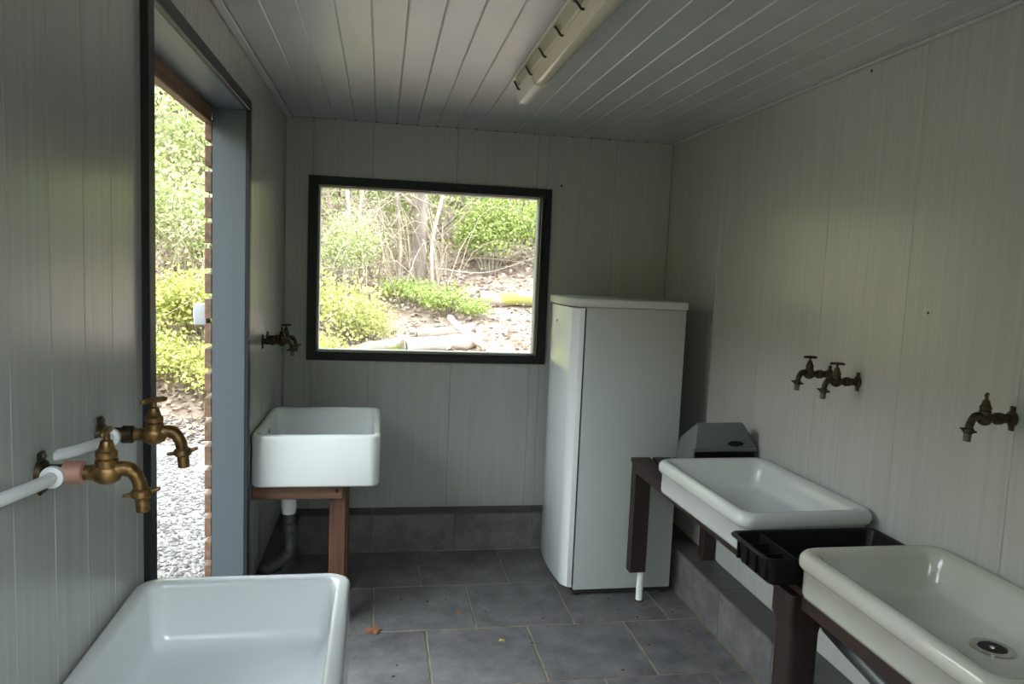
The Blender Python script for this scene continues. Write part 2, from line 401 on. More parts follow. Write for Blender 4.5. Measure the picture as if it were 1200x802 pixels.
# ================================================================== THINGS INSIDE
# ---------------- sinks
def sink_mesh(name, x0, x1, y0, y1, z0, z1, wall, floor_z, r, m, parent, rolled=False, seg=7):
    cx, cy, hx, hy = (x0+x1)/2, (y0+y1)/2, (x1-x0)/2, (y1-y0)/2
    bm = bmesh.new(); R = []
    def rr(d, z, rad): R.append(rrect(cx, cy, hx-d, hy-d, max(rad, .004), z, seg))
    if rolled:                       # fat rolled rim that stands proud of the sides
        e = .012
        rr(e+.012, z0, r-.012); rr(e+.003, z0+.004, r-.006); rr(e, z0+.015, r-.004)
        rr(e, z1-.052, r-.004); rr(.006, z1-.048, r); rr(.001, z1-.040, r); rr(0, z1-.028, r); rr(.002, z1-.014, r); rr(.009, z1-.004, r); rr(.018, z1, r)
        rr(.030, z1-.001, r-.01); rr(.042, z1-.007, r-.012); rr(wall, z1-.018, r-.012)
        rr(wall+.006, z1-.05, r-.014); rr(wall+.016, floor_z+.03, r-.016); rr(wall+.024, floor_z+.010, r-.02); rr(wall+.042, floor_z+.001, r-.03)
    else:
        rr(.012, z0, r-.01); rr(.003, z0+.003, r-.003); rr(0, z0+.012, r)
        rr(0, z1-.012, r); rr(.003, z1-.004, r); rr(.010, z1, r)
        rr(wall-.010, z1, r-.008); rr(wall-.003, z1-.004, r-.010); rr(wall, z1-.014, r-.012)
        rr(wall+.006, floor_z+.03, r-.014); rr(wall+.014, floor_z+.010, r-.018); rr(wall+.032, floor_z+.001, r-.026)
    rr(min(hx, hy)*.75, floor_z-.001, .02)
    loft(bm, R)
    return bm_obj('basin', bm, m, parent, smooth=True, angle=60)
def drain(parent, x, y, z, r=.042):
    bm = bmesh.new(); lathe(bm, [(0, r), (.0025, r), (.004, r-.004), (.004, r-.014), (.0012, r-.017), (.0010, r-.018)], (x, y, z-.0005), (0, 0, 1), 28)
    d = bm_obj('drain', bm, 'chrome', parent, angle=40)
    d['label'] = 'chrome plug hole fitting'
    bm = bmesh.new(); lathe(bm, [(0, r-.0175), (.0026, r-.0175), (.0026, .001)], (x, y, z-.0005), (0, 0, 1), 24); bm_obj('drain_hole', bm, 'dark', d)
    bm = bmesh.new(); lathe(bm, [(.002, .007), (.0045, .006), (.005, .002)], (x, y, z-.0005), (0, 0, 1), 14); bm_obj('drain_screw', bm, 'chrome', d)

sA = thing('ceramic_sink', 'large white glazed sink in the left foreground, cut off by the picture edge', 'sink', (0, 0, 0), group='white ceramic sinks')
sink_mesh('basin', XL+.003, -.052, 1.03, 1.668, .650, .868, .032, .725, .045, 'ceramic', sA)
drain(sA, -.28, 1.15, .7255)
sB = thing('ceramic_sink', 'white square-sided sink on a reddish wooden stand below the window corner', 'sink', (0, 0, 0), group='white ceramic sinks')
sink_mesh('basin', XL+.003, .012, 3.030, 3.645, .650, .867, .030, .690, .045, 'ceramic', sB)
drain(sB, -.22, 3.33, .6905)
bm = bmesh.new(); lathe(bm, [(0, .011), (.002, .011)], (XL+.0365, 3.31, .822), (1, 0, -.1), 12); bm_obj('overflow_hole', bm, 'dark', sB)
bm = bmesh.new(); lathe(bm, [(0, .042), (.05, .042), (.055, .036), (.125, .034), (.15, .030), (.152, .024)], (-.383, 3.33, .595), (0, 0, -1), 20); wf = bm_obj('waste_collar', bm, 'pvc', sB, angle=40); wf['label'] = 'white plastic waste collar'
bm = bmesh.new(); lathe(bm, [(0, .05), (.06, .046)], (-.383, 3.33, .655), (0, 0, -1), 16); bm_obj('waste_neck', bm, 'greypvc', wf)
bm = bmesh.new(); tube(bm, bez([(-.383, 3.33, .46), (-.380, 3.33, .38), (-.376, 3.325, .31), (-.385, 3.30, .265), (-.42, 3.24, .25), (-.47, 3.16, .25)], 6), .024, 14)
wp = bm_obj('waste_pipe', bm, 'greypvc', sB, smooth=True); wp['label'] = 'dark grey waste pipe'
bm = bmesh.new(); lathe(bm, [(0, .030), (.03, .031), (.034, .027)], (-.381, 3.33, .40), (0, 0, -1), 14); bm_obj('pipe_nut', bm, 'greypvc', wp, angle=40)
sC = thing('ceramic_sink', 'shallow white sink with rolled rim beside the grey tub and fridge', 'sink', (1.360, 2.44, 0), math.radians(1.6), group='white ceramic sinks')
sink_mesh('basin', -.243, .243, -.355, .355, .702, .835, .052, .728, .052, 'shaded', sC, rolled=True)
drain(sC, .05, -.22, .7285)
sD = thing('ceramic_sink', 'cream-white sink with rolled rim and chrome plug hole at right edge', 'sink', (0, 0, 0), group='white ceramic sinks')
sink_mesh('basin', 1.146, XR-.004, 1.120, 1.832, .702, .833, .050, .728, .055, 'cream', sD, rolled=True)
drain(sD, 1.436, 1.437, .7285, .047)
bm = bmesh.new(); tube(bm, bez([(1.436, 1.437, .70), (1.436, 1.437, .60), (1.42, 1.47, .51), (1.37, 1.60, .490), (1.352, 1.78, .520), (1.35, 1.93, .545)], 6), .028, 14)
wp = bm_obj('waste_pipe', bm, 'greypvc', sD, smooth=True); wp['label'] = 'dark grey waste pipe'

# ---------------- wooden stands
def left_stand(y0, y1, label):
    st = thing('sink_stand', label, 'stand', (0, 0, 0), group='reddish wooden sink stands')
    X1 = -.127
    for ya in (y0+.04, y1-.085):
        bx('rail', (XL+.002, X1-.012, ya, ya+.045, .583, .649), 'redwood_x', st, bev=.002)
        l = bx('leg', (X1-.068, X1, ya+.046, ya+.104, 0, .649) if ya < (y0+y1)/2 else (X1-.068, X1, ya-.059, ya-.001, 0, .649), 'redwood_z', st, bev=.003)
        bm = bmesh.new(); lathe(bm, [(0, .007), (.003, .007), (.005, .004)], (X1-.035, ya, .618), (0, -1, 0), 10); bm_obj('bolt', bm, 'dark', st)
    bx('front_rail', (X1-.050, X1-.005, y0+.147, y1-.147, .585, .649), 'redwood_z', st, bev=.002)
    return st
left_stand(3.050, 3.62, 'reddish wooden stand carrying the sink below the window corner')
left_stand(1.07, 1.655, 'wooden stand under the large sink in the left foreground')

bn = thing('sink_bench', 'long dark-stained wooden bench carrying the two right-hand sinks', 'bench')
BX0 = 1.190
for i, xa in enumerate((1.190, 1.298, 1.404, 1.510)):
    bx('slat', (xa, xa+.094 if i < 3 else 1.606, 1.06, 3.300, .681, .7015), 'darkwood_y', bn, bev=.003)
bx('front_rail', (BX0+.006, BX0+.046, 1.10, 3.245, .640, .681), 'darkwood_y', bn, bev=.003)
bx('back_rail', (1.555, 1.60, 1.10, 3.25, .622, .681), 'darkwood_y', bn, bev=.003)
bx('end_rail', (BX0+.05, 1.555, 3.235, 3.28, .622, .681), 'darkwood_y', bn, bev=.003)
bx('end_rail', (BX0+.05, 1.555, 1.83, 1.90, .622, .681), 'darkwood_y', bn, bev=.003)
lg = bx('leg', (1.196, 1.278, 3.246, 3.298, .150, .681), 'darkwood_z', bn, bev=.004)
bm = bmesh.new(); lathe(bm, [(0, .0165), (.145, .0165)], (1.262, 3.272, .151), (0, 0, -1), 16)
fp = bm_obj('foot_pipe', bm, 'pvc', lg, angle=40); fp['label'] = 'white plastic pipe under the leg'
bm = bmesh.new(); lathe(bm, [(0, .019), (.007, .021)], (1.262, 3.272, .0065), (0, 0, -1), 14); bm_obj('foot', bm, 'dkbrass', lg, angle=40)
bm = bmesh.new()
loft(bm, [rrect(1.223, 1.895, .045, .050, .018, 0, 3), rrect(1.223, 1.895, .045, .050, .018, .56, 3), rrect(1.218, 1.895, .052, .055, .012, .60, 3), rrect(1.218, 1.895, .052, .055, .012, .681, 3)])
bm_obj('leg', bm, 'darkwood_z', bn, angle=40)
for yy in (3.20, 1.86, 1.10): bx('leg', (1.540, 1.598, yy, yy+.05, PT, .623), 'darkwood_z', bn, bev=.003)
bx('leg', (1.196, 1.278, 1.08, 1.16, 0, .623), 'darkwood_z', bn, bev=.003)

# ---------------- fridge
fg = thing('fridge', 'tall white refrigerator standing in the back right corner', 'refrigerator', (1.16, 3.60, 0))
cx, cy = 1.16, 3.60
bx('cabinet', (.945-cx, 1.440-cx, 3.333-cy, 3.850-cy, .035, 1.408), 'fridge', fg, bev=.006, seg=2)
bm = bmesh.new()
def doorprof(off):
    pts = []
    for k in range(15):
        t = k/14; y = 3.330 + t*.523
        e = min(t, 1-t)*2
        bulge = .020*(1-(1-min(1, e*1.15))**2) + .018*min(1, e*12)
        pts.append((.914 - bulge, y))
    return pts
pr_ = doorprof(0)
def dring(z, inset):
    r = [Vector((x-cx + inset*.8, y-cy + (inset if y < 3.6 else -inset)*(1 if abs(y-3.59) > .2 else 0), z)) for x, y in pr_]
    return r + [Vector((.937-cx, 3.853-cy, z)), Vector((.937-cx, 3.330-cy, z))]
loft(bm, [dring(.052, .004), dring(.056, 0), dring(1.398, 0), dring(1.402, .004)])
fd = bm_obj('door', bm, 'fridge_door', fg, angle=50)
bx('door_seal', (.9365-cx, .9455-cx, 3.340-cy, 3.842-cy, .06, 1.395), 'black_gap', fg)
bm = bmesh.new(); lathe(bm, [(0, .006), (.002, .006), (.003, .003)], (.8725-cx, 3.61-cy, 1.325), (-1, 0, 0), 10); bm_obj('door_lock', bm, 'dkbrass', fd)
bm = bmesh.new()
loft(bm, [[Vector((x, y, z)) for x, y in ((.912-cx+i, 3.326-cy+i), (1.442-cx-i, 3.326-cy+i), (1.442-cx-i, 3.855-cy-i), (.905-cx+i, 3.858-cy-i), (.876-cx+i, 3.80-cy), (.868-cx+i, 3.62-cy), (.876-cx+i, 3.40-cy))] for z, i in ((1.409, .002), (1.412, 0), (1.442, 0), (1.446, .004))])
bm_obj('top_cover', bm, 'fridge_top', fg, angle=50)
bx('plinth', (.955-cx, 1.43-cx, 3.35-cy, 3.84-cy, .012, .036), 'black_gap', fg)
for a in (.975, 1.42):
    for b_ in (3.37, 3.82):
        bm = bmesh.new(); lathe(bm, [(0, .018), (.014, .018)], (a-cx, b_-cy, 0), (0, 0, 1), 12); bm_obj('foot', bm, 'black_gap', fg)

# ---------------- upturned tub behind the far sink
tb = thing('plastic_tub', 'upturned grey plastic tub with oval hole beside the fridge', 'tub', (0, 0, 0))
Z0 = .702
def hull(name, bot, mid, top, m, parent, bev):
    bm = bmesh.new(); loft(bm, [[Vector(p) for p in bot], [Vector(p) for p in mid], [Vector(p) for p in top]])
    bmesh.ops.bevel(bm, geom=bm.edges[:], offset=bev, segments=4, profile=.5, affect='EDGES')
    return bm_obj(name, bm, m, parent, smooth=True, angle=45)
body = hull('body', [(1.300, 2.886, Z0), (1.585, 2.886, Z0), (1.590, 3.120, Z0), (1.338, 3.120, Z0)],
     [(1.308, 2.868, .842), (1.604, 2.868, .842), (1.604, 3.115, .800), (1.342, 3.115, .800)],
     [(1.316, 2.874, .962), (1.526, 2.874, .966), (1.545, 3.100, .862), (1.346, 3.100, .852)], 'tub', tb, .011)
bx('lip', (1.303, 1.590, 2.858, 2.880, .838, .851), 'tub', tb, bev=.004, seg=3)
bx('recess_shade', (1.312, 1.586, 2.862, 2.890, .712, .8375), 'blackplastic', tb, bev=.002)  # black box stands in for the shade under the lip
bm = bmesh.new(); r_ = [(1.496+.036*math.cos(a), 2.8655, .872+.012*math.sin(a)) for a in [2*PI*k/20 for k in range(20)]]
loft(bm, [[Vector(p) for p in r_], [Vector((p[0], 2.880, p[2])) for p in r_]]); bm_obj('handle_hole', bm, 'blackplastic', tb)

# ---------------- black tray between the right sinks
ty = thing('draining_tray', 'black plastic tray with divided front trough between the two right sinks', 'tray')
tx0, tx1, ty0, ty1, tz = 1.082, 1.585, 1.846, 2.082, .788
tcx, tcy, thx, thy = (tx0+tx1)/2, (ty0+ty1)/2, (tx1-tx0)/2, (ty1-ty0)/2
bm = bmesh.new()
loft(bm, [rrect(tcx, tcy, thx-.030, thy-.022, .02, .703), rrect(tcx, tcy, thx-.018, thy-.012, .022, tz-.012), rrect(tcx, tcy, thx-.002, thy-.002, .024, tz-.010), rrect(tcx, tcy, thx, thy, .024, tz-.005), rrect(tcx, tcy, thx-.004, thy-.004, .024, tz),
          rrect(tcx, tcy, thx-.016, thy-.012, .02, tz-.003), rrect(tcx, tcy, thx-.034, thy-.026, .018, .712), rrect(tcx, tcy, .05, .04, .02, .711)])
bm_obj('tray_body', bm, 'blackplastic', ty, angle=40)
bx('divider', (1.178, 1.184, ty0+.02, ty1-.02, .710, tz-.004), 'blackplastic', ty, bev=.001)
for yy in (1.925, 2.005): bx('divider', (1.108, 1.179, yy, yy+.005, .710, tz-.016), 'blackplastic', ty, bev=.001)
for i in range(9): bx('rib', (1.20+i*.040, 1.206+i*.040, ty0+.025, ty1-.025, .709, .728), 'blackplastic', ty, bev=.0015)
for i in range(4): bx('side_rib', (tx0+.0145, tx0+.026, ty0+.03+i*.055, ty0+.036+i*.055, .715, tz-.012), 'blackplastic', ty)

# ---------------- bib taps
def make_tap(label, handle_ang=.0, dark=False, sc=1.0):
    t = thing('bib_tap', label, 'tap', group='brass bib taps')
    mb = 'dkbrass' if dark else 'brass'
    bm = bmesh.new(); box(bm, 0, .006, -.011, .011, -.034, .034, bev=.003)
    lathe(bm, [(0, .021), (.008, .020), (.011, .014)], (0, 0, 0), (1, 0, 0), 16)
    pl = bm_obj('wall_plate', bm, 'dkbrass', t, angle=40)
    for s in (-1, 1):
        bm = bmesh.new(); lathe(bm, [(0, .0045), (.003, .0042), (.0045, .002)], (.006, 0, s*.026), (1, 0, 0), 10); bm_obj('screw', bm, 'steelnose', pl)
    bm = bmesh.new(); lathe(bm, [(.009, .013), (.040, .013), (.041, .0165), (.058, .0165), (.060, .014)], (0, 0, 0), (1, 0, 0), 6 if False else 14)
    cp = bm_obj('coupling', bm, 'dkbrass', t, angle=40)
    bm = bmesh.new(); lathe(bm, [(.058, .0105), (.064, .0120), (.070, .0115), (.078, .0135), (.088, .0190), (.098, .0195), (.107, .0165), (.114, .012), (.117, .006)], (0, 0, 0), (1, 0, 0), 18)
    bd = bm_obj('body', bm, mb, t, smooth=True)
    bm = bmesh.new(); lathe(bm, [(.005, .0175), (.020, .0165), (.023, .0135), (.025, .0160), (.033, .0160), (.036, .0125), (.050, .0085), (.052, .0050), (.064, .0045)], (.095, 0, 0), (0, 0, 1), 16)
    bm_obj('bonnet', bm, mb, t, angle=40)
    bm = bmesh.new(); c, s = math.cos(handle_ang), math.sin(handle_ang); L = .027
    tube(bm, [(.095-c*L, -s*L, .064), (.095-c*L*.8, -s*L*.8, .064), (.095, 0, .065), (.095+c*L*.8, s*L*.8, .064), (.095+c*L, s*L, .064)], [.0035, .0050, .0056, .0050, .0035], 10)
    bm_obj('handle', bm, mb, t, smooth=True)
    bm = bmesh.new(); tube(bm, bez([(.104, 0, .002), (.118, 0, .006), (.132, 0, .001), (.141, 0, -.014), (.144, 0, -.028)], 5), [.0125]*4+[.0118]*6+[.0105]*11, 14)
    bm_obj('spout', bm, mb, t, smooth=True)
    bm = bmesh.new(); lathe(bm, [(0, .0125), (.003, .0155), (.012, .0155), (.015, .0120)], (.1445, 0, -.026), (.06, 0, -1), 14)
    for sy in (-1, 1): tube(bm, [(.1445+sy*.012, 0, -.034+sy*.002), (.1445+sy*.027, 0, -.032+sy*.006)], [.0045, .0028], 8)
    un = bm_obj('hose_union', bm, mb, t, angle=40)
    bm = bmesh.new(); lathe(bm, [(0, .0108), (.022, .0104), (.023, .0085)], (.1455, 0, -.040), (.06, 0, -1), 12); bm_obj('nozzle', bm, 'steelnose' if dark else mb, un, angle=40)
    t.scale = (sc, sc, sc)
    return t
t1 = make_tap('nearest brass tap on the left wall, with a pinkish nut', math.radians(95)); t1.location = (XL, 1.205, 1.232)
t2 = make_tap('brass tap on the left wall right beside the doorway edge', math.radians(55)); t2.location = (XL, 1.447, 1.236)
t3 = make_tap('left-wall tap by the window corner, nearer one of that pair', math.radians(100), True); t3.location = (XL, 3.335, 1.212)
t4 = make_tap('left-wall tap by the window corner, farther one of that pair', math.radians(30), True); t4.location = (XL, 3.475, 1.214)
t5 = make_tap('right-wall tap of the pair above far sink, nearer the camera', math.radians(-20), True); t5.location = (XR, 2.256, 1.236); t5.rotation_euler.z = PI
t6 = make_tap('right-wall tap of the pair above far sink, nearer the fridge', math.radians(-10), True); t6.location = (XR, 2.418, 1.238); t6.rotation_euler.z = PI
t7 = make_tap('single brass tap on the right wall at the right picture edge', math.radians(42), True); t7.location = (XR, 1.625, 1.240); t7.rotation_euler.z = PI
for t_ in (t3, t4, t5, t6, t7): t_.scale = (.88, .88, .95)
# pink coupling sleeve on the nearest tap
for ch in t1.children:
    if ch.name.startswith('coupling'):
        bm = bmesh.new(); lathe(bm, [(.034, .0150), (.036, .0182), (.062, .0182), (.064, .015)], (0, 0, 0), (1, 0, 0), 14); o = bm_obj('coupling_nut', bm, 'tape', ch, angle=40); o['label'] = 'pinkish copper nut'
# white supply pipes on the left wall
def supply(label, pts, collar):
    t = thing('supply_pipe', label, 'pipe', group='white supply pipes')
    bm = bmesh.new(); tube(bm, bez(pts, 6), .0095, 16); bm_obj('pipe', bm, 'pvc', t, smooth=True)
    bm = bmesh.new(); lathe(bm, [(0, .0110), (0.001, .0165), (.010, .0165), (.012, .0105)], collar, (0, -1, 0), 20); bm_obj('collar', bm, 'pvc', t, angle=40)
supply('white pipe curving from the nearest tap to the left picture edge', [(XL+.026, 1.178, 1.231), (XL+.026, 1.15, 1.232), (XL+.021, 1.11, 1.234), (XL+.012, 1.06, 1.236), (XL-.012, 1.00, 1.238)], (XL+.026, 1.190, 1.231))
supply('short white pipe leaving the left wall beside the doorway tap', [(XL+.026, 1.420, 1.235), (XL+.026, 1.39, 1.236), (XL+.021, 1.345, 1.239), (XL+.012, 1.295, 1.242), (XL-.012, 1.25, 1.244)], (XL+.026, 1.433, 1.235))

# ---------------- ceiling batten light (off)
lt = thing('batten_light', 'yellowed fluorescent batten light fixed to the ceiling, switched off', 'ceiling light')
ya, yb = 1.30, 2.905
base = [(.494, ZC), (.494, 2.262), (.499, 2.257), (.584, 2.257), (.589, 2.262), (.589, ZC)]
dif = [(.500, 2.2575), (.504, 2.226), (.511, 2.214), (.534, 2.211), (.560, 2.222), (.576, 2.240), (.581, 2.2575)]
def ext(prof, y0, y1, sc=1.0):
    bm = bmesh.new(); c = Vector((.538, 0, 2.2575))
    def P(x, y, z): return Vector((c.x+(x-c.x)*sc, y, c.z+(z-c.z)*sc))
    loft(bm, [[P(x, y0, z) for x, z in prof], [P(x, y1, z) for x, z in prof]]); return bm
bm_obj('housing', ext(base, ya, yb), 'lampbase', lt, angle=30)
bm_obj('diffuser', ext(dif, ya+.12, yb-.30, .93), 'diffuser', lt, angle=50)
for y0, y1 in ((ya, ya+.12), (yb-.30, yb)): bm_obj('end_cap', ext([(x-.001, z) for x, z in dif], y0, y1, 1.05), 'lampcap', lt, angle=50)
for i in range(6):
    y = yb - .075 - i*.225
    bm = bmesh.new(); tube(bm, bez([(.499, y, 2.246), (.492, y+.004, 2.248), (.486, y+.014, 2.262), (.485, y+.05, 2.284), (.491, y+.085, 2.294)], 5), .0036, 8); bm_obj('clip', bm, 'clip', lt, smooth=True)

# ---------------- white switch box outside the doorway
sb = thing('switch_box', 'small white plastic switch box outside on the doorway cladding', 'switch', (0, 0, 0))
bx('box', (XO-.073, XO-.0255, 2.945, 3.02, 1.310, 1.392), 'boxgrey', sb, bev=.006, seg=3)
bx('rocker', (XO-.0785, XO-.0725, 2.965, 3.00, 1.335, 1.368), 'boxgrey', sb, bev=.002)

# ---------------- fallen leaves and grit on the tiles
def leaf_obj(x, y, rz, s, m, label):
    bm = bmesh.new(); n = 9
    outl = [(0, 0), (.3, .16), (.22, .34), (.52, .24), (.62, .46), (.78, .2), (1.0, 0), (.78, -.2), (.62, -.46), (.52, -.24), (.22, -.34), (.3, -.16)]
    c = bm.verts.new((.5, 0, .10)); vs = [bm.verts.new((a, b_, .02+.12*abs(b_)+.05*math.sin(9*a))) for a, b_ in outl]
    for i in range(len(vs)): bm.faces.new((c, vs[i], vs[(i+1) % len(vs)]))
    geom = bmesh.ops.extrude_face_region(bm, geom=bm.faces[:])
    bmesh.ops.translate(bm, verts=[v for v in geom['geom'] if isinstance(v, bmesh.types.BMVert)], vec=(0, 0, -.012))
    o = bm_obj('fallen_leaf', bm, m, None); o.scale = (s, s, s); o.location = (x, y, .002); o.rotation_euler = (0, 0, rz)
    tag(o, label, 'leaf', 'fallen leaves on the slate tiles')
leaf_obj(-.045, 3.075, .15, .085, 'deadleaf', 'curled russet leaf on the floor beside the foreground sink')
leaf_obj(.375, 3.20, 1.1, .036, 'deadleaf', 'small brown leaf scrap on the tiles below the window')
leaf_obj(.520, 2.94, .4, .036, 'yleaf', 'tiny yellowed leaf scrap on the middle of the floor')
random.seed(9)
bm = bmesh.new()
for i in range(90):
    x, y, s = random.uniform(.0, 1.45), random.uniform(2.3, 3.4), random.choice((.003, .004, .005, .009))
    a = random.uniform(0, PI); c, q = math.cos(a)*s, math.sin(a)*s
    v = [bm.verts.new((x+c, y+q, .0012)), bm.verts.new((x-q*.5, y+c*.5, .0012)), bm.verts.new((x-c, y-q, .0012)), bm.verts.new((x+q*.5, y-c*.5, .0012)), bm.verts.new((x, y, .0012+s*.5))]
    for k in range(4): bm.faces.new((v[k], v[(k+1) % 4], v[4]))
    bm.faces.new(v[3::-1])
gr = bm_obj('floor_debris', bm, 'grime'); gr['kind'] = 'stuff'; tag(gr, 'scattered dark grit and crumbs on the slate tiles', 'debris')

# ================================================================== OUTSIDE
def height(x, y):
    st = np.clip((-x-.7)/.7, 0, 1)
    d = np.maximum(np.maximum(y-5.5-1.15*st, -x-4.2), -y-5.5)  # the bank behind the camera is unseen, added to block low sky
    d = np.maximum(d, 0)
    h = np.where(d < 4.2, .42*d, 1.764+.62*(d-4.2))
    h = h + .07*np.sin(1.7*x+.6*y)*np.minimum(d, 1) + .04*np.sin(3.9*x-2.7*y)*np.minimum(d, 1)
    return h-.03
def H(x, y): return float(height(np.array(x), np.array(y)))
nx, ny = 90, 90
gx = np.linspace(-18, 18, nx); gy = np.linspace(-18, 22, ny)
GX, GY = np.meshgrid(gx, gy); GZ = height(GX, GY)
vs = np.stack([GX.ravel(), GY.ravel(), GZ.ravel()], 1)
fs = [(j*nx+i, j*nx+i+1, (j+1)*nx+i+1, (j+1)*nx+i) for j in range(ny-1) for i in range(nx-1)
      if not (gx[i+1] > -.62 and gx[i] < 1.73 and gy[j+1] > -1.27 and gy[j] < 4.2 and False)]
def npmesh(name, V, F, m, smooth=False):
    me = bpy.data.meshes.new(name); me.from_pydata(V.tolist() if hasattr(V, 'tolist') else V, [], F.tolist() if hasattr(F, 'tolist') else F); me.update()
    if smooth: me.polygons.foreach_set('use_smooth', [True]*len(me.polygons))
    if m: me.materials.append(M[m])
    return me
tm = npmesh('hillside', vs, fs, 'soil', True); tm.materials.append(M['gravelbed'])
for p in tm.polygons:
    c = p.center
    if c.y < (6.7 if c.x < -.9 else 5.5) and c.x > -4.0: p.material_index = 1
hill = struct(link('hillside_ground', tm)); hill.location.z = -.035

rng = np.random.default_rng(7)
# gravel stones in view of the doorway
def stones(n):
    base = np.array([(1, 0, 0), (-1, 0, 0), (0, 1, 0), (0, -1, 0), (0, 0, 1), (0, 0, -1)], float)
    F0 = np.array([(0, 2, 4), (2, 1, 4), (1, 3, 4), (3, 0, 4), (2, 0, 5), (1, 2, 5), (3, 1, 5), (0, 3, 5)])
    x = rng.uniform(-3.4, -.66, n); y = rng.uniform(2.4, 7.0, n)
    s = rng.uniform(.010, .024, n)
    V = base[None]*s[:, None, None]*rng.uniform(.6, 1.2, (n, 6, 3)); V[:, :, 2] *= .7
    a = rng.uniform(0, 6.28, n); c, q = np.cos(a), np.sin(a)
    X = V[:, :, 0]*c[:, None]-V[:, :, 1]*q[:, None]; Y = V[:, :, 0]*q[:, None]+V[:, :, 1]*c[:, None]
    z = height(x, y)-.03
    V = np.stack([X+x[:, None], Y+y[:, None], V[:, :, 2]+z[:, None]], 2)
    F = (F0[None]+6*np.arange(n)[:, None, None]).reshape(-1, 3)
    return V.reshape(-1, 3), F
V, F = stones(14000)
o = link('gravel', npmesh('gravel', V, F, 'gravel')); o['kind'] = 'stuff'; tag(o, 'loose pale grey gravel on the ground outside the doorway', 'gravel')

def leaves(P, size, flat=0.0, spread=.5):
    """diamond leaves with a fold: P (n,3)"""
    n = len(P); s = size*rng.uniform(.6, 1.3, n)
    d = rng.normal(size=(n, 3)); d[:, 2] *= (1-flat); d /= np.linalg.norm(d, axis=1, keepdims=True)
    e = rng.normal(size=(n, 3)); e[:, 2] *= (1-flat); e -= d*(e*d).sum(1, keepdims=True); e /= np.linalg.norm(e, axis=1, keepdims=True)
    nn = np.cross(d, e)
    a = P; b = P+d*(s*.5)[:, None]+e*(s*.30)[:, None]+nn*(s*.08)[:, None]; c = P+d*s[:, None]; q = P+d*(s*.5)[:, None]-e*(s*.30)[:, None]+nn*(s*.08)[:, None]
    V = np.stack([a, b, c, q], 1).reshape(-1, 3)
    i = 4*np.arange(n)[:, None]
    F = np.concatenate([i+np.array([[0, 1, 2]]), i+np.array([[0, 2, 3]])], 0)
    return V, F
# leaf litter on the slope
n = 20000
x = rng.uniform(-3.2, 4.2, n); y = np.where(x < -.8, 6.6, 5.4) + rng.uniform(0, 1, n)**1.2*5.5
P = np.stack([x, y, height(x, y)-.02+rng.uniform(0, .03, n)], 1)
V, F = leaves(P, .065, .75)
o = link('leaf_litter', npmesh('leaf_litter', V, F, 'litter')); o['kind'] = 'stuff'; tag(o, 'pale brown dead leaves covering the slope behind the window', 'leaf litter')

# shrubs
def clump_points(n, r, rz, blobs, seed):
    g_ = np.random.default_rng(seed); cs = g_.normal(size=(blobs, 3)); cs /= np.linalg.norm(cs, axis=1, keepdims=True)
    cs = cs*g_.uniform(.25, .75, (blobs, 1)); cs[:, 2] = np.abs(cs[:, 2])*1.1-.1
    k = g_.integers(0, blobs, n); p = g_.normal(size=(n, 3))*.22
    p = cs[k]+p; p[:, 2] = p[:, 2]*.5+.5
    p[:, :2] *= r; p[:, 2] *= rz
    p[:, 2] = np.clip(p[:, 2], .01, None)
    return p
def stem_mesh(name, n, r, h, rad, seed, m='bark', bend=.12):
    g_ = random.Random(seed); bm = bmesh.new()
    for i in range(n):
        a = g_.uniform(0, 2*PI); rr_ = r*g_.uniform(.2, .8); hh = h*g_.uniform(.6, 1.0)
        b0 = Vector((math.cos(a)*rr_*.15, math.sin(a)*rr_*.15, -.08))
        pts = [b0, Vector((math.cos(a)*rr_*.45+g_.uniform(-bend, bend)*r, math.sin(a)*rr_*.45+g_.uniform(-bend, bend)*r, hh*.5)), Vector((math.cos(a)*rr_+g_.uniform(-bend, bend)*r, math.sin(a)*rr_+g_.uniform(-bend, bend)*r, hh))]
        tube(bm, bez(pts, 3), [rad*(1-.12*k) for k in range(7)], 5)
    bmesh.ops.recalc_face_normals(bm, faces=bm.faces); me = bpy.data.meshes.new(name); bm.to_mesh(me); bm.free()
    for p in me.polygons: p.use_smooth = True
    me.materials.append(M[m]); return me
KIND = {}
def kind(key, n, r, rz, leaf, m, blobs, nstem, rad):
    KIND[key] = []
    for s in range(3):
        V, F = leaves(clump_points(n, r, rz, blobs, 31*s+len(key)*7+n), leaf, .15)
        KIND[key].append((npmesh('foliage', V, F, m), stem_mesh('stems', nstem, r*.8, rz*.75, rad, 5*s+n)))
kind('low_yellow', 4200, .85, .95, .055, 'leaf_yellow', 12, 9, .011)
kind('low_green', 1300, .5, .5, .050, 'leaf_green', 7, 6, .008)
kind('bush_green', 5200, 1.15, 1.6, .065, 'leaf_green', 14, 9, .016)
kind('bush_mid', 4200, 1.05, 1.7, .055, 'leaf_mid', 14, 12, .012)
kind('tree_mid', 6500, 1.9, 4.2, .11, 'leaf_mid', 22, 5, .06)
kind('tree_yellow', 6500, 1.9, 3.8, .11, 'leaf_yellow', 22, 5, .05)
rr = random.Random(12)
def shrub(key, name, x, y, s, label, group, cat='shrub'):
    f, st = rr.choice(KIND[key])
    t = thing(name, label, cat, (x, y, H(x, y)-.06), rr.uniform(0, 6.28), group); t.scale = (s, s, s*rr.uniform(.92, 1.1))
    link('foliage', f, t); link('stems', st, t)
G = 'yellow shrubs outside the doorway'
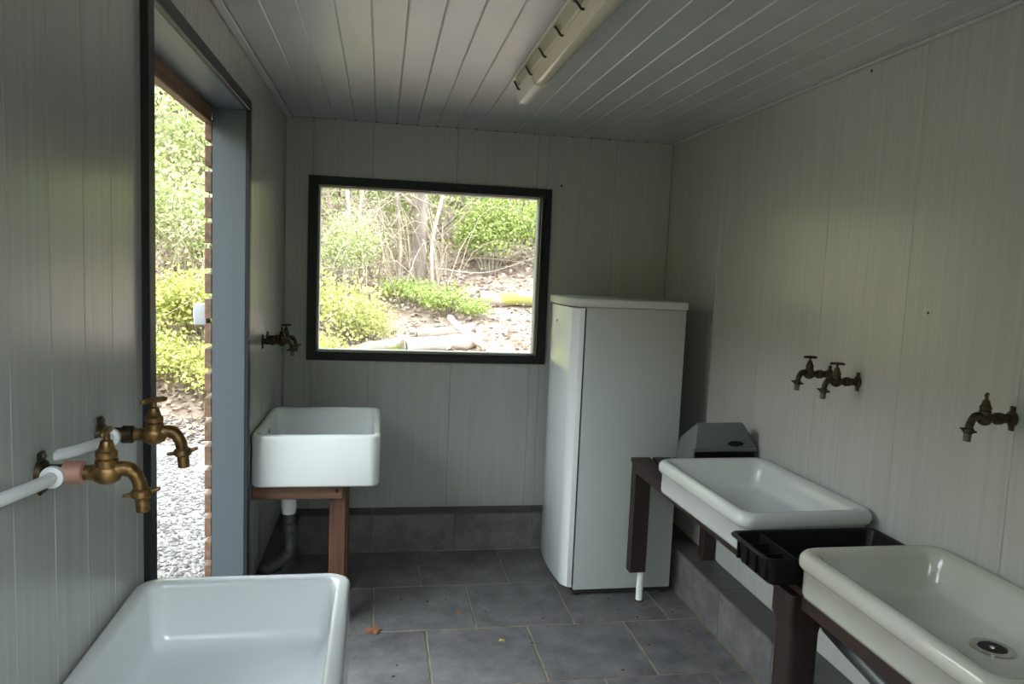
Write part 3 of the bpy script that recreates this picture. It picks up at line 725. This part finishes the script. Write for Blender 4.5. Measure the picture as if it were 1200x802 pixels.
for x, y, s, l in [(-1.55, 7.15, .72, 'low yellow-green shrub at the gravel edge outside the doorway'), (-2.35, 7.35, .85, 'yellow-green shrub by the dark near edge of the doorway view'),
                   (-1.75, 8.0, 1.0, 'tall yellow-green shrub behind the gravel-edge shrub outside the doorway'), (-2.8, 8.2, 1.0, 'yellow-green shrub farther up the bank outside the doorway')]:
    shrub('low_yellow', 'leafy_shrub', x, y, s, l, G)
G = 'yellow shrubs behind the window'
for x, y, s, l in [(-.62, 6.55, .72, 'yellow-green shrub filling the lower left window corner'), (-.72, 7.35, .95, 'taller yellow-green shrub at the left edge of the window view'), (-.10, 7.6, .5, 'small yellow-green shrub just behind the leftmost log')]:
    shrub('low_yellow', 'leafy_shrub', x, y, s, l, G)
G = 'green bushes on the slope'
for x, y, s, l in [(1.30, 9.05, .62, 'bright green bush above the bare bank, next to the saplings'), (2.15, 9.0, .70, 'bright green bush above the bare bank in the upper right of the window'), (3.1, 9.2, .8, 'bright green bush hidden mostly behind the right window frame'), (1.8, 10.2, 1.25, 'tall bright green bush behind the two bank-top bushes')]:
    shrub('bush_green', 'green_bush', x, y, s, l, G)
G = 'weed clumps on the slope'
for x, y, s, l in [(.72, 8.15, .85, 'largest low green weed clump above the log heap'), (1.02, 7.95, .5, 'small green weed clump left of the mossy log'), (.30, 8.4, .75, 'green weed clump at the foot of the saplings'), (1.62, 6.55, .32, 'tiny green plant at the lower right window corner'), (.22, 7.45, .32, 'tiny green plant growing between the logs')]:
    shrub('low_green', 'weed_clump', x, y, s, l, G, 'weed')
G = 'undergrowth behind the window'
for x, y, s, l in [(-.35, 8.55, .62, 'tangled green undergrowth behind the left saplings'), (.30, 9.5, .9, 'tangled green undergrowth behind the stout trunk'), (-.7, 9.8, 1.1, 'tall undergrowth bush in the upper left of the window'), (.8, 10.9, 1.15, 'tall undergrowth bush behind the stout trunk, up the slope')]:
    shrub('bush_mid', 'undergrowth_bush', x, y, s, l, G)
G = 'bushes outside the doorway'
for x, y, s, l in [(-1.85, 9.2, 1.0, 'loose green bush above the yellow shrubs outside the doorway'), (-2.9, 9.2, 1.1, 'loose green bush by the near door edge, above the yellow shrubs'), (-2.3, 10.4, 1.4, 'tall loose green bush high in the doorway view'), (-3.6, 10.6, 1.4, 'tall green bush mostly hidden by the near door edge')]:
    shrub('bush_mid', 'undergrowth_bush', x, y, s, l, G)
L7 = 'leafy tree standing on the wooded hillside behind everything'
for x, y, s in [(-5.4, 12.6, 1.0), (-3.9, 12.2, 1.0), (-2.6, 12.0, 1.0), (-1.3, 12.6, 1.0), (.2, 12.8, 1.0), (1.7, 13.0, 1.05), (3.3, 12.8, 1.1), (4.9, 12.6, 1.1), (-3.4, 14.8, 1.2), (-1.2, 15.0, 1.2), (1.0, 15.4, 1.2), (3.2, 15.4, 1.2), (5.6, 15.0, 1.2)]:
    shrub('tree_mid' if rr.random() < .6 else 'tree_yellow', 'hillside_tree', x, y, s, L7, 'trees on the hillside', 'tree')
L8 = 'leafy tree added unseen left of the hut to block sky light'  # out of view, added to block and tint daylight at the doorway
for x, y, s in [(-4.4, -5.0, 1.0), (-3.4, -3.2, 1.0), (-3.4, -1.4, .75), (-4.0, .1, .72), (-5.0, 2.2, .5), (-5.2, 4.4, .5)]:
    shrub('tree_yellow', 'hillside_tree', x, y, s, L8, 'added trees left of the hut', 'tree')
L9 = 'leafy tree added unseen behind the camera to block low sky'  # out of view, added to keep low sky out of the entrance
for x, y, s in [(-1.6, -5.0, .75), (.4, -5.2, .75), (2.5, -5.0, .75), (4.2, -4.6, .75)]:
    shrub('tree_yellow', 'hillside_tree', x, y, s, L9, 'added trees behind the camera', 'tree')

# bare vine-hung trunk and saplings
def trunk(name, x, y, pts, rad, label, twigs, seed, m='bark'):
    g_ = random.Random(seed); z = H(x, y)
    t = thing(name, label, 'tree', (x, y, z-.05))
    path = bez(pts, 5); n_ = len(path)
    bm = bmesh.new(); tube(bm, path, [rad*(1-.55*i/n_) for i in range(n_)], 9); bm_obj('trunk', bm, m, t, smooth=True)
    for k in range(twigs):
        b0 = path[int(n_*(.15+.8*k/twigs))]; a = g_.uniform(0, 2*PI); L = g_.uniform(.5, 1.3)
        e = b0+Vector((math.cos(a)*L, math.sin(a)*L*.6, L*g_.uniform(.1, .8)))
        bm = bmesh.new(); tube(bm, bez([b0, b0.lerp(e, .5)+Vector((0, 0, g_.uniform(-.15, .15))), e], 4), [.28*rad*(1-.09*i) for i in range(9)], 6)
        bm_obj('branch', bm, m, t, smooth=True)
trunk('bare_tree', .42, 9.0, [(0, 0, -.1), (.03, 0, .8), (-.03, 0, 1.8), (.06, 0, 3.2), (.1, 0, 5)], .095, 'stout grey trunk in the middle of the window view', 8, 1)
trunk('bare_tree', .60, 8.7, [(0, 0, -.1), (-.03, 0, .6), (.10, 0, 1.3), (.22, 0, 2.2), (.3, .2, 3.4)], .026, 'thin pale sapling leaning right beside the stout trunk', 6, 2, 'log')
trunk('bare_tree', .18, 8.6, [(0, 0, -.1), (.02, 0, .6), (-.05, 0, 1.4), (-.02, 0, 2.4), (.05, .2, 3.6)], .026, 'thin dark sapling just left of the stout trunk', 6, 3)
trunk('bare_tree', -.45, 8.5, [(0, 0, -.1), (.08, 0, .7), (.05, 0, 1.6), (.2, 0, 2.6), (.25, 0, 3.6)], .026, 'pale leaning sapling near the left side of the window', 6, 4, 'log')
trunk('bare_tree', -.22, 8.9, [(0, 0, -.1), (-.06, 0, .7), (.02, 0, 1.6), (-.1, 0, 2.6), (-.1, 0, 4)], .02, 'very thin sapling behind the left third of the window', 5, 5, 'log')
trunk('bare_tree', -1.95, 8.9, [(0, 0, -.1), (.1, 0, .7), (.05, 0, 1.6), (.3, 0, 2.6), (.35, 0, 4)], .024, 'bare sapling leaning among the bushes outside the doorway', 7, 6, 'log')
# bramble thickets
def thicket(x0, x1, y0, y1, n, label, seed, h):
    g_ = random.Random(seed); bm = bmesh.new()
    for i in range(n):
        x, y = g_.uniform(x0, x1), g_.uniform(y0, y1); z = H(x, y)-.05; a = g_.uniform(0, 2*PI); L = g_.uniform(.5, 1.4); hh = g_.uniform(.3, h)
        p = [(x, y, z), (x+math.cos(a)*L*.35, y+math.sin(a)*L*.35, z+hh), (x+math.cos(a)*L*.8, y+math.sin(a)*L*.8, z+hh*g_.uniform(.6, 1.3)), (x+math.cos(a)*L*1.2, y+math.sin(a)*L*1.2, z+hh*g_.uniform(.1, 1.1))]
        tube(bm, bez(p, 3), [.0055-.0004*k for k in range(10)], 4)
    o = bm_obj('bramble_thicket', bm, 'twig'); o['kind'] = 'stuff'; tag(o, label, 'brambles')
thicket(-2.9, -1.2, 8.2, 9.0, 90, 'dry tan brambles tangled on the bank outside the doorway', 1, 1.3)
thicket(-.8, .8, 8.3, 9.2, 100, 'dry tan brambles tangled around the saplings behind the window', 2, 1.2)
# logs
def log(x, y, L, r, rz, tilt, m, label, dz=0):
    t = thing('fallen_log', label, 'log', (x, y, H(x, y)+r*.55+dz), rz, 'logs on the slope')
    bm = bmesh.new(); g_ = random.Random(int(100*x+y)); n_ = 9
    pts = [(L*(k/(n_-1)-.5), g_.uniform(-.03, .03), math.tan(tilt)*L*(k/(n_-1)-.5)+g_.uniform(-.015, .015)) for k in range(n_)]
    tube(bm, pts, [r*g_.uniform(.85, 1.08) for _ in pts], 12); bm_obj('bark', bm, m, t, smooth=False, angle=60)
    for s, k in ((-1, 0), (1, n_-1)):
        bm = bmesh.new(); lathe(bm, [(0, r*.86), (.012, r*.84)], (pts[k][0], pts[k][1], pts[k][2]), (s, 0, 0), 12); bm_obj('cut_end', bm, 'twig', t)
log(-.03, 7.50, .60, .065, .12, .16, 'log', 'bleached log lying at the left foot of the slope')
log(.58, 7.40, .70, .085, .18, .10, 'log', 'thick bleached log in the middle of the log heap')
log(.66, 7.66, .60, .055, .05, .12, 'log', 'slim pale log at the back of the log heap')
log(.86, 7.42, .42, .034, -.55, -.62, 'log', 'short pale branch propped steeply against the log heap', .10)
log(1.62, 8.22, 1.05, .088, .02, .02, 'moss', 'mossy log lying across the slope at right of window view')
